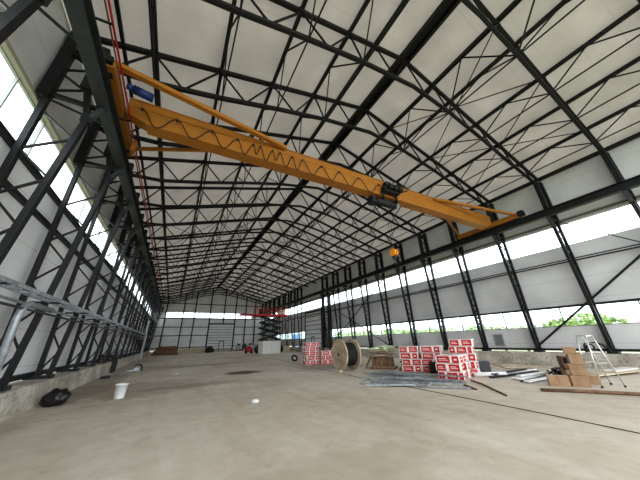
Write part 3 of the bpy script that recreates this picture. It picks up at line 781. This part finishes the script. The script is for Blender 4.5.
# loose sheets on the floor behind ladder
for i, (x, y, z, l, w_, rz, m_) in enumerate([(16.6, 4.15, .10, 3.2, .7, -.2, 'woodpale'), (17.3, 4.05, .16, 2.0, .5, -.15, 'whitewrap'), (15.6, 4.75, .04, 2.4, .5, -.3, 'rust')]):
    bxt('loose_sheet', (x, y, z), (l, w_, .05), rz, m_, ['pale board lying flat by the right kerb behind the stepladder', 'off-white sheet on top of the pale board by the right kerb', 'brown sheet on the floor between the cartons and the right kerb'][i], 'board')
for i, (x, y, l, rz) in enumerate([(15.8, 8.6, 2.6, -1.1), (16.9, 9.2, 2.2, -1.3), (17.6, 7.2, 1.8, -1.4)]):
    bxt('floor_plank', (x, y, .03), (l, .16, .05), rz, 'woodpale', 'plank lying near the right kerb, %s from the insulation packs' % ORD[i], 'plank')
o = MB().tube([(13.9, 8.0, .5), (15.2, 7.5, .08), (16.6, 7.0, .05)], .02, 6).build('loose_rod', 'rust'); tag(o, 'thin brown rod resting on the dark grey block', 'rod')

# stepladder
T = thing('step_ladder', 'tall aluminium stepladder standing open on the right', 'ladder', (0, 0, 0))
def rail(p, q, par, nm='rail', r=.02): return MB().tube([p, q], r, 8).build(nm, 'alu', par, True)
f1, f2 = V((13.18, 3.13, .02)), V((13.5, 3.52, .02)); r1, r2 = V((12.5, 3.5, .02)), V((12.84, 3.9, .02))
tc_, td = V((12.72, 3.30, 1.60)), V((12.98, 3.62, 1.60)); ta, tb = V((12.58, 3.42, 1.58)), V((12.84, 3.74, 1.58))
rail(tc_, f1, T); rail(td, f2, T); rail(ta, r1, T); rail(tb, r2, T)
for i in range(1, 6):
    s_ = i / 6; a, b = tc_.lerp(f1, s_), td.lerp(f2, s_)
    MB().bar(a, b, .07, .02).build('step', 'alu', T)
MB().bar((tc_ + ta) / 2, (td + tb) / 2, .16, .03).build('top_platform', 'alu', T)
rail(ta.lerp(r1, .75), tb.lerp(r2, .75), T, 'cross_bar', .015); rail(ta.lerp(r1, .4), tb.lerp(r2, .4), T, 'cross_bar', .015)
rail(tc_.lerp(f1, .55), ta.lerp(r1, .55), T, 'spreader', .01); rail(td.lerp(f2, .55), tb.lerp(r2, .55), T, 'spreader', .01)
for p in (f1, f2, r1, r2): MB().cyl(p + V((0, 0, -.02)), p + V((0, 0, .04)), .03, 10).build('rubber_foot', 'rubber', T)

# hose hoop by the right wall, louvre on the wall
pts = [(18.93 - .1 * math.sin(a), 4.9 + .45 * math.cos(a), .75 + .44 * math.sin(a)) for a in [k * PI / 20 for k in range(0, 21)]]
o = MB().tube(pts, .05, 8).tube([(18.95 + .06 * math.cos(a * 2), 5.2 + .18 * math.cos(a), .98 + .20 * math.sin(a)) for a in [k * PI / 10 for k in range(20)]], .035, 8, True).build('hose_coil', 'rubber', None, True)
tag(o, 'black hose looped on the right kerb behind the stepladder', 'hose')
L_ = thing('wall_louvre', 'small grey louvred vent low on the right wall', 'vent', (XR - .02, 9.7, 1.38))
MB().bb(-.03, 0, -.32, -.26, -.38, .38).bb(-.03, 0, .26, .32, -.38, .38).bb(-.03, 0, -.32, .32, .33, .38).bb(-.03, 0, -.32, .32, -.38, -.33).build('frame', 'frame', L_)
mb = MB()
for i in range(9): mb.box((-.015, 0, -.3 + i * .075), (.05, .52, .012), R=Matrix.Rotation(.6, 3, 'Y'))
mb.bb(-.004, 0, -.27, .27, -.35, .35); mb.build('slats', 'louvre', L_)

# ------------------------------------------------------------------ left foreground bits
def bag():
    mb = MB(); nu, nv = 28, 16; vs = []
    for j in range(nv + 1):
        ph = -PI / 2 + PI * j / nv
        for i in range(nu):
            th = 2 * PI * i / nu; d_ = V((math.cos(ph) * math.cos(th), math.cos(ph) * math.sin(th), math.sin(ph)))
            k = 1 + .22 * noise.noise(d_ * 2.1) + .12 * noise.noise(d_ * 5.3)
            neck = max(0, d_.x * .8 + d_.z * .5) ** 8 * .35
            p_ = V((d_.x * .34 * (k + neck * .4), d_.y * .30 * k, max(-.2, d_.z * .27 * k)))
            vs.append(p_ + V((0, 0, .2)))
    fs = [(j * nu + i, j * nu + (i + 1) % nu, (j + 1) * nu + (i + 1) % nu, (j + 1) * nu + i) for j in range(nv) for i in range(nu)]
    mb.add(vs, fs); return mb
o = bag().build('trash_bag', 'blackbag', None, True, loc=(-2.97, 12.25, 0), rz=-.4); tag(o, 'black plastic rubbish bag slumped on the floor by the left kerb', 'bag')
bk = thing('bucket', 'white plastic bucket standing on the floor near the left wall', 'bucket', (-1.30, 12.25, 0), 0)
MB().lathe([(0, .005), (.145, .005), (.150, .02), (.185, .42), (.198, .42), (.198, .45), (.183, .45), (.145, .03), (0, .03)], n=32).build('body', 'white', bk, True)
MB().tube([(.2 * math.cos(a), .2 * math.sin(a), .40 - .16 * math.sin(a)) for a in [k * PI / 12 for k in range(13)]], .006, 6).build('handle', 'galv', bk, True)
g = thing('steel_trestle', 'short black steel frame with two legs against the left kerb', 'trestle', (-3.3, 24.3, 0))
for y in (-.45, .35): MB().bb(-.12, .06, y - .1, y + .1, 0, 1.05).build('leg', 'steel', g)
MB().bb(-.9, .1, -.75, .7, 1.0, 1.14).build('top_bar', 'steel', g)
bxt('floor_scrap', (-3.0, 20.0, .06), (.4, .25, .12), .3, 'black', 'small dark scrap on the floor at the foot of the left kerb', 'scrap')
m_ = thing('curved_duct', 'small grey unit under a black curved hood on the floor by the left kerb', 'duct', (-1.85, 23.8, 0), .2)
m_.scale = (.62, .62, .62)
pts = [(-.35 + .4 * (1 - math.cos(a)) * 1.0, 0, .2 + .5 * math.sin(a)) for a in [k * PI / 14 for k in range(15)]]
MB().tube([(-.35, 0, 0)] + pts + [(.45, 0, 0)], .07, 8).build('hood', 'rubber', m_, True)
MB().box((-.1, .1, .2), (.55, .4, .4)).box((-.65, .1, .08), (.6, .3, .14)).build('unit', 'galv', m_, bevel=.02)
sc = MB().lathe([(0, 0), (.1, .01), (.13, .05), (.08, .09), (0, .1)], n=7).build('paper_scrap', 'white', loc=(2.5, 8.55, 0)); tag(sc, 'crumpled white scrap lying alone in the middle of the floor', 'scrap')
sc2 = MB().lathe([(0, 0), (.09, .01), (.10, .05), (.05, .07), (0, .08)], n=6).build('paper_scrap', 'white', loc=(.6, 19.2, 0)); tag(sc2, 'tiny white scrap on the floor beyond the bucket', 'scrap')
# ------------------------------------------------------------------ far end
t = thing('timber_stack', 'long low stack of brown timber in the far left corner', 'timber stack', (-.7, 55.6, 0))
for i in range(4):
    for j in range(3): MB().box((.05 * i, -1.1 + 1.1 * j, .2 + .36 * i), (4.0 - .4 * i, 1.0, .33)).build('bundle', 'woodbrown', t)
o = MB().box((4.5, 59.5, .35), (6.4, 1.2, .7)).box((4.6, 59.3, .8), (5, .8, .2)).build('board_pile', 'woodpale'); tag(o, 'low pale pile of boards along the far end wall', 'board pile')
t = thing('tyre_stack', 'rounded black machine by the left jamb of the far roller door', 'machine', (6.9, 58, 0))
t.scale = (.75, .75, .75)
MB().lathe([(0, .0), (.7, 0), (.95, .5), (.9, 1.1), (.5, 1.6), (0, 1.7)], n=20).build('body', 'black', t, True)
for x in (-.9, .9): MB().cyl((x - .15, -.6, .45), (x + .15, -.6, .45), .45, 20).build('wheel', 'rubber', t)
for i, (x, y) in enumerate(((12.6, 58), (13.9, 58.3), (15.0, 57.6))):
    t = thing('equipment_unit', 'grey site machine near the far wall, %s right of the roller door' % ORD[i], 'machine', (x, y, 0))
    MB().box((0, 0, .8), (.9, .8, .7)).build('body', ['galv', 'steel_mid', 'white'][i], t, bevel=.05)
    MB().box((0, 0, 1.3), (.6, .6, .4)).build('hood', 'steel_mid', t, bevel=.05)
    for sx_ in (-.35, .35): MB().cyl((sx_ - .06, 0, .25), (sx_ + .06, 0, .25), .25, 16).build('wheel', 'rubber', t)
t = thing('red_generator', 'red wheeled machine standing left of the scissor lift', 'machine', (11.4, 44.6, 0))
t.scale = (.8, .8, .8)
MB().box((0, 0, .75), (1.1, .9, .9)).build('body', 'redlift', t, bevel=.08)
MB().box((.1, 0, 1.3), (.6, .5, .25)).build('hood', 'redlift', t, bevel=.05)
for x in (-.55, .55):
    for y in (-.45, .45): MB().cyl((x - .08, y, .3), (x + .08, y, .3), .3, 16).build('wheel', 'rubber', t)

# scissor lift
Z = thing('scissor_lift', 'tall scissor lift with raised red platform near the far right', 'scissor lift', (14.4, 43.2, 0), 0)
MB().box((0, 0, .75), (4.4, 2.0, .6)).build('chassis', 'steel_mid', Z, bevel=.05)
for x in (-1.7, 1.7):
    for y in (-.95, .95): MB().cyl((x, y - .15, .45), (x, y + .15, .45), .45, 20).build('wheel', 'rubber', Z)
zz = 1.1; nst = 5; hh = (5.75 - zz) / nst
for i in range(nst):
    for y in (-.8, .8):
        MB().bar((-1.7, y, zz), (1.7, y, zz + hh), .14, .21).build('scissor_arm', 'steel', Z)
        MB().bar((1.7, y * .8, zz), (-1.7, y * .8, zz + hh), .14, .21).build('scissor_arm', 'steel', Z)
    for x in (-1.7, 1.7): MB().cyl((x, -.9, zz), (x, .9, zz), .1, 10).build('pivot_tube', 'steel', Z)
    zz += hh
MB().cyl((-.8, 0, 2.2), (.5, 0, 4.6), .12, 12).build('lift_cylinder', 'galv', Z)
MB().box((0, 0, 5.93), (5.6, 2.2, .32)).build('platform', 'redlift', Z)
MB().box((-4.0, 0, 5.95), (2.6, 1.8, .16)).build('extension_deck', 'redlift', Z)
mb = MB()
for x in [-2.7 + .9 * i for i in range(7)]:
    for y in (-1.05, 1.05): mb.bar((x, y, 6.0), (x, y, 7.15), .06)
for y in (-1.05, 1.05):
    for z in (6.6, 7.15): mb.bar((-2.7, y, z), (2.7, y, z), .06)
for x in (-2.7, 2.7):
    for z in (6.6, 7.15): mb.bar((x, -1.05, z), (x, 1.05, z), .06)
mb.build('guard_rail', 'redlift', Z)
o = MB().box((16.4, 43.0, 6.55), (.9, .7, .85)).build('sheet_bundle', 'cream', bevel=.15); tag(o, 'pale cream bundle resting on the raised red lift platform', 'bundle')
for i, (x, h_) in enumerate(((12.6, .9), (13.5, 1.3), (15.0, 1.0))):
    o = MB().box((x, 43.1, 6.11 + h_ / 2), (.5, .5, h_)).build('material_crate', 'rust' if i % 2 else 'steel', bevel=.04); tag(o, 'dark crate on the raised red lift platform, %s from its left' % ORD[i], 'crate')

# stacked pale foam boards
for i in range(5):
    for j in range(2):
        for k in range(2):
            o = MB().box((12.75 + 1.42 * j, 39.6 + 1.25 * k, .185 + .365 * i), (1.4, 1.2, .36), random.uniform(-.01, .01)).build('foam_block', 'foam', bevel=.02)
            tag(o, 'off-white wrapped block in the pale stack before the scissor lift, %s layer, %s %s' % (ROW[i] if i < 4 else 'top', 'front' if k == 0 else 'rear', 'left' if j == 0 else 'right'), 'block', 'off-white blocks before the lift')
# dark coil left of first packs, low timber beyond
o = MB().tube([(10.0 + .24 * math.cos(a), 22.6 + .12 * math.sin(a), .26 + .2 * math.sin(a)) for a in [k * PI / 12 for k in range(24)]], .08, 8, True).build('hose_coil', 'rubber', None, True); tag(o, 'black coil standing left of the insulation stack beside the cable drum', 'hose')
for i in range(6):
    o = MB().box((17.4, 44 + 2.2 * i, .45), (1.4, 2.0, .9 - .1 * (i % 2))).build('timber_bale', 'woodbrown' if i % 2 else 'woodpale'); tag(o, 'brown timber bale along the right wall, %s beyond the roller door' % ORD[i], 'timber bale', 'timber bales')

# ------------------------------------------------------------------ outside
rnd = random.Random(11)
def tree(x, y, h, w, m_, label, n=500):
    h *= .87
    t = thing('leafy_tree', label, 'tree', (x, y, -.3), group='trees outside the right wall')
    MB().tube([(0, 0, 0), (.1, 0, h * .35), (0, .1, h * .7)], .12, 6, radii=[.16, .12, .05]).build('trunk', 'bark', t)
    mb = MB()
    for k in range(n):
        while True:
            p_ = V((rnd.uniform(-1, 1), rnd.uniform(-1, 1), rnd.uniform(-1, 1)))
            if .2 < p_.length < 1: break
        p_ = V((p_.x * w, p_.y * w, h * .58 + p_.z * h * .44)); p_ += V((noise.noise(p_ * 1.1), noise.noise(p_ * 1.3 + V((5, 0, 0))), 0)) * .5
        a = V((rnd.uniform(-1, 1), rnd.uniform(-1, 1), rnd.uniform(-1, 1))).normalized() * .24
        b = a.cross(V((rnd.uniform(-1, 1), rnd.uniform(-1, 1), 1))).normalized() * .24
        mb.add([p_ - a, p_ + b, p_ + a, p_ - b], [(0, 1, 2, 3)])
    mb.build('crown', m_, t)
tr_list = [(36, 9.0, 4.3, 2.6, 'leaf'), (38.5, 12.0, 4.0, 2.2, 'leaf'), (36, 15, 3.4, 1.8, 'leafpale'), (39, 18.8, 3.7, 2.2, 'leafpale'), (43, 23.5, 4.1, 2.4, 'leaf'), (42, 28.5, 3.8, 2.3, 'leafpale'),
           (45, 34.5, 4.2, 2.6, 'leaf'), (47, 41, 4.6, 2.8, 'leaf'), (48, 48, 5.2, 3.0, 'leaf'), (46, 55, 4.8, 3.0, 'leafpale'), (54, 66, 5.2, 3.4, 'leaf'), (58, 78, 5.8, 3.8, 'leafpale'), (43, 5.0, 3.2, 1.7, 'leafpale'), (43, 0, 3.6, 2.1, 'leafpale'),
           (62, 92, 6.4, 4.2, 'leaf'), (45, -5, 3.8, 2.2, 'leaf')]
for i, a in enumerate(tr_list):
    tree(*a, '%s green bushy tree outside the low right window, %s in the row' % ('bright' if a[4] == 'leaf' else 'pale', ORD[i]))
M['hill'] = mat('hazy_far_hills', (.44, .53, .56), .95)  # distance haze is mixed into the hill colour itself
vs = []; n = 60
for k in range(n + 1):
    a = -.5 + 2.6 * k / n; d_ = 300
    hgt = 9 + 9 * abs(noise.noise(V((k * .13, 2, 0)))) + 1.5 * noise.noise(V((k * .5, 0, 0)))
    vs += [(8 + d_ * math.sin(a), 10 + d_ * math.cos(a), -1), (8 + d_ * math.sin(a), 10 + d_ * math.cos(a), hgt)]
struct(MB().add(vs, [(2 * k, 2 * k + 2, 2 * k + 3, 2 * k + 1) for k in range(n)]).build('hills', 'hill'))
b = thing('farm_shed', 'low pale shed outside the low window at the right edge', 'shed', (60, 9.5, -.3))
MB().box((0, 0, 1.2), (6, 6, 2.4)).build('walls', 'foam', b)
MB().add([(-3.2, -3.2, 2.4), (3.2, -3.2, 2.4), (3.2, 3.2, 2.4), (-3.2, 3.2, 2.4), (0, -3.2, 3.5), (0, 3.2, 3.5)], [(0, 1, 4), (3, 5, 2), (0, 4, 5, 3), (1, 2, 5, 4)]).build('roof', 'louvre', b)
M['cabinblue'] = mat('cabin_blue', (.12, .30, .62), .5)
b = thing('site_cabin', 'blue site cabin seen through the window beyond the side-wall roller door', 'cabin', (24.5, 54.5, -.3))
MB().box((0, 0, 1.75), (1.0, 2.2, 3.3)).build('walls', 'cabinblue', b, bevel=.04)
MB().box((0, 0, 3.45), (1.2, 2.4, .1)).build('roof', 'white', b)
MB().box((-.51, .4, 1.3), (.03, .8, 2.0)).build('cabin_door', 'white', b)

# ------------------------------------------------------------------ light
W = bpy.data.worlds.new('overcast'); S.world = W; W.use_nodes = True
nt = W.node_tree; bg = nt.nodes['Background']
tc = nt.nodes.new('ShaderNodeTexCoord'); sx = nt.nodes.new('ShaderNodeSeparateXYZ'); nt.links.new(tc.outputs['Generated'], sx.inputs[0])
r = nt.nodes.new('ShaderNodeValToRGB'); e = r.color_ramp.elements
e[0].position = .0; e[0].color = (.80, .88, .94, 1); e[1].position = .35; e[1].color = (.96, .98, 1, 1)
nt.links.new(sx.outputs['Z'], r.inputs['Fac']); nt.links.new(r.outputs['Color'], bg.inputs['Color'])
bg.inputs['Strength'].default_value = 2.6

# ------------------------------------------------------------------ camera (fitted)
f_, yaw, pitch, roll = 243.106926, .523581888, .390922514, -.0295803598
F = V((math.sin(yaw) * math.cos(pitch), math.cos(yaw) * math.cos(pitch), math.sin(pitch)))
rr = V((math.cos(yaw), -math.sin(yaw), 0)); uu = rr.cross(F)
r2 = rr * math.cos(roll) + uu * math.sin(roll); u2 = -rr * math.sin(roll) + uu * math.cos(roll)
cam = bpy.data.cameras.new('camera'); cam.lens = 36 * f_ / 640; cam.sensor_width = 36; cam.sensor_fit = 'HORIZONTAL'; cam.clip_end = 1000
co = bpy.data.objects.new('camera', cam); COL.objects.link(co)
Mx = Matrix((r2, u2, -F)).transposed().to_4x4(); Mx.translation = V((0, 0, 1.7)); co.matrix_world = Mx
S.camera = co
S.view_settings.view_transform = 'Standard'; S.view_settings.look = 'None'
try: S.view_settings.look = 'Medium High Contrast'
except Exception: pass
S.view_settings.exposure = 0.72
S.cycles.max_bounces = 10; S.cycles.diffuse_bounces = 6; S.cycles.transparent_max_bounces = 12
S.cycles.use_denoising = True
